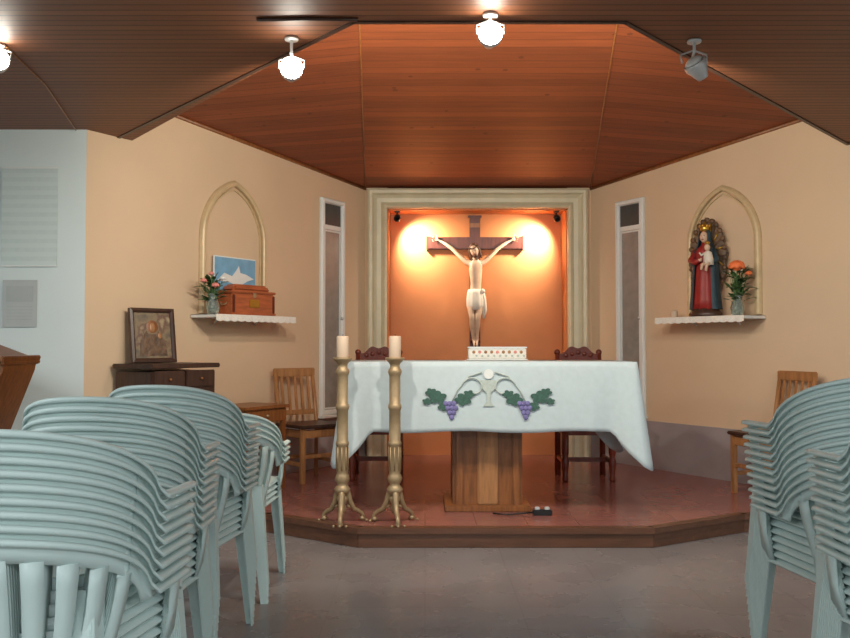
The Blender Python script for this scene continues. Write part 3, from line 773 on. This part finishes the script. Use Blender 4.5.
# ------------------------------------------------------------ monobloc chairs
def chair_mesh():
    b=B(); m=M['plastic']; W=.24
    def plan(t):
        # t -1.6..1.6 ; |t|<=1 curved back ; beyond = arm
        s=1 if t>=0 else -1; a=min(abs(t),1)*math.pi/2
        x=W*math.sin(a)**.85; y=-.02-.20*math.cos(a)
        if abs(t)>1: y+= (abs(t)-1)*.36
        if abs(t)>1: x+= .012
        n=Vector((s*math.sin(a),-math.cos(a)))
        return s*x,y,n,a
    def ztop(t):
        a=min(abs(t),1)*math.pi/2
        z=.60+.175*math.cos(a)**.5
        if abs(t)>1: z-=.01*(abs(t)-1)
        return z
    def P(t,z,o=0):
        x,y,n,a=plan(t); k=math.cos(a)
        y-= (z-.42)*.24*k; x*=1-.10*max(0,(.60-z)/.2)*(1 if abs(t)<1 else 0)
        return (x+n.x*o,y+n.y*o,z)
    N=72; ts=[-1.62+3.24*k/N for k in range(N+1)]
    rows=[(.010,-.012),(.009,-.003),(.004,.0),(0,-.004),(-.001,-.025),(0,-.048)]
    vs=[];fs=[]
    for t in ts:
        fl=1+ (2.2 if abs(t)>1 else abs(t)**4*2.2)
        for o_,dz in rows: 
            d2=dz if abs(t)<1 or dz>-.02 else -.015-.25*(abs(dz)-.02)
            vs.append(P(t,ztop(t)+d2,o_*fl*.75 if o_>0 else o_))
    L=len(rows)
    for i in range(N):
        for j in range(L-1): fs.append((i*L+j,i*L+j+1,(i+1)*L+j+1,(i+1)*L+j))
    b.faces(vs,fs,m,True)
    # slats
    ns=10
    for k in range(ns):
        tc=-.8+1.6*k/(ns-1); vs=[];fs=[]
        for r in range(7):
            f=r/6; t=tc*(1-.22*f); z=(ztop(tc)-.044)*(1-f)+.425*f; hwid=.058*(1-.25*f)
            for e in(-1,0,1): vs.append(P(t+e*hwid,z,.002 if e==0 else 0))
        for r in range(6): fs+=[(r*3,r*3+1,r*3+4,r*3+3),(r*3+1,r*3+2,r*3+5,r*3+4)]
        b.faces(vs,fs,m,True)
    # lower back rail
    vs=[];fs=[]
    for k in range(21):
        t=-.85+1.7*k/20
        vs+=[P(t*.82,.455),P(t*.82,.40)]
    for k in range(20): fs.append((k*2,k*2+1,k*2+3,k*2+2))
    b.faces(vs,fs,m,True)
    # seat
    nx,ny=12,10; vs=[];fs=[]
    for j in range(ny+1):
        v_=j/ny
        for i in range(nx+1):
            u=-1+2*i/nx; y=-.21+.43*v_; w=.185+.05*v_
            z=.418-.016*(1-u*u)*math.sin(math.pi*min(1,v_*1.1))+ (-.03*((v_-.85)/.15)**2 if v_>.85 else 0)-(.02 if abs(u)>.99 else 0)
            vs.append((u*w,y,z))
    for j in range(ny):
        for i in range(nx): q=j*(nx+1)+i; fs.append((q,q+1,q+nx+2,q+nx+1))
    b.faces(vs,fs,m,True)
    # legs : L shaped shells
    for s in(-1,1):
        def leg(top,bot,wt,wb,dy):
            vs=[]; 
            for f in(0,.35,.7,1):
                c=Vector(top).lerp(Vector(bot),f); w=wt+(wb-wt)*f
                vs+=[(c.x-s*w,c.y,c.z),(c.x,c.y,c.z),(c.x,c.y+dy*w,c.z)]
            fs=[]
            for r in range(3): fs+=[(r*3,r*3+1,r*3+4,r*3+3),(r*3+1,r*3+2,r*3+5,r*3+4)]
            b.faces(vs,fs,m,False)
        leg((s*.225,.215,.41),(s*.25,.25,0),.05,.03,-1)
        leg((s*.19,-.21,.43),(s*.232,-.285,0),.05,.03,1)
        # arm support
        vs=[(s*.25,.205,.59),(s*.25,.135,.58),(s*.24,.20,.49),(s*.24,.15,.49),(s*.225,.215,.41),(s*.225,.13,.41)]
        b.faces(vs,[(0,1,3,2),(2,3,5,4)],m,True)
    bmesh.ops.recalc_face_normals(b.bm,faces=b.bm.faces)
    me=bpy.data.meshes.new('plastic_chair'); b.bm.to_mesh(me); b.bm.free(); me.materials.append(m); return me
CM=chair_mesh()
def stack(x,y,n,rz,dz=.026,scl=1):
    o=bpy.data.objects.new('plastic_chair_stack',CM); sc.collection.objects.link(o); o.location=(x,y,0); o.rotation_euler=(0,0,rz); o.scale=(scl,)*3
    s=o.modifiers.new('solid','SOLIDIFY'); s.thickness=.006; s.offset=0
    a=o.modifiers.new('arr','ARRAY'); a.use_relative_offset=False; a.use_constant_offset=True; a.constant_offset_displace=(0,.006,dz); a.count=n
    return o
stack(-.88,1.98,9,R(-3)); stack(-.96,2.62,10,R(2)); stack(-.97,3.32,10,R(-2)); stack(-.95,4.1,4,R(3))
stack(1.44,2.85,12,R(2)); stack(1.37,2.2,11,R(-2))

# ------------------------------------------------------------ ceiling spotlights
def ceil_spot(x,y,z,lit,aim,energy,name='ceiling_spotlight'):
    b=B(); top=HC-z-.002
    b.tube([(0,.0,top),(0,.0,.05),(0,.03,.03)],.007,M['chrome'],n=8)
    b.lathe([(.03,top-.012),(.032,top-.006),(.03,top)],M['chrome'],n=16)
    rot=(R(80),0,aim) if lit else (R(35),R(-25),aim)
    b.lathe([(.045,-.0),(.048,.004),(.05,.0),(.05,-.02),(.04,-.04),(.032,-.06),(.024,-.08)][::-1],M['chrome'],n=20,rot=rot)
    b.ball(Euler(rot).to_matrix()@Vector((0,0,.006)),.05 if lit else .04,M['bulb'] if lit else M['winwhite'],sc=(1,1,.5),n=20,rot=rot)
    b.tube([(-.055,0,0),(-.058,.01,.04),(0,.01,.06),(.058,.01,.04),(.055,0,0)],.005,M['chrome'],n=6)
    b.done(name,(x,y,z))
    if energy:
        l=bpy.data.lights.new('ceiling_lamp','SPOT'); l.energy=energy; l.color=(1,.93,.80); l.spot_size=R(165); l.spot_blend=.6; l.shadow_soft_size=.05
        o=bpy.data.objects.new('ceiling_lamp',l); sc.collection.objects.link(o); o.location=(x,y+.18,z-.05); o.rotation_euler=Vector((.25*(.45-x),1,-.34)).to_track_quat('-Z','Y').to_euler()
ceil_spot(-.59,3.72,2.375,True,R(10),72); ceil_spot(.268,3.45,2.43,True,0,78); ceil_spot(1.2,3.75,2.41,False,R(-30),50); ceil_spot(-1.93,3.8,2.44,True,R(20),0)
b=B(); b.tube([(-1.9,3.8,HC-.006),(-1.98,4.4,HC-.007),(-2.2,5.32,HC-.008)],.0035,M['woodlt'],n=6); b.tube([(-.7,3.5,HC-.006),(-.5,3.49,HC-.007),(-.28,3.5,HC-.006)],.008,M['wooddk'],n=6)
b.done('ceiling_cable')

# hall fill lamps (unseen battens added behind the camera / over the seating)
def added_batten(x,y,e,col=(.90,.97,1)):
    b=B(); b.box((0,0,-.02),(1.25,.12,.04),M['winwhite'])
    for s in(-.03,.03): b.tube([(-.6,s,-.055),(.6,s,-.055)],.013,M['added_tube'],n=8)
    b.done('added_fluorescent_batten',(x,y,HC-.001))
    l=bpy.data.lights.new('added_fill_lamp','AREA'); l.shape='RECTANGLE'; l.size=1.2; l.size_y=.12; l.energy=e; l.color=col
    o=bpy.data.objects.new('added_fill_lamp',l); sc.collection.objects.link(o); o.location=(x,y,HC-.085)
M['added_tube']=mat('added_tube_glow',(240,248,255),.3,var=0,emit=3)  # glowing tubes of the added fill battens
added_batten(-2.2,-.6,74); added_batten(2.6,-.6,74); added_batten(.3,-1.6,65); added_batten(-3.2,2.2,52); added_batten(3.6,2.2,52)

# world
w=bpy.data.worlds.new('world'); sc.world=w; w.use_nodes=True; w.node_tree.nodes['Background'].inputs[0].default_value=(.6,.7,.8,1); w.node_tree.nodes['Background'].inputs[1].default_value=.2

# camera
cam=bpy.data.cameras.new('camera'); co=bpy.data.objects.new('camera',cam); sc.collection.objects.link(co)
co.location=(0,0,1.155); co.rotation_euler=(R(91.75),0,0); cam.lens=36; cam.sensor_width=36; cam.clip_start=.05
sc.camera=co
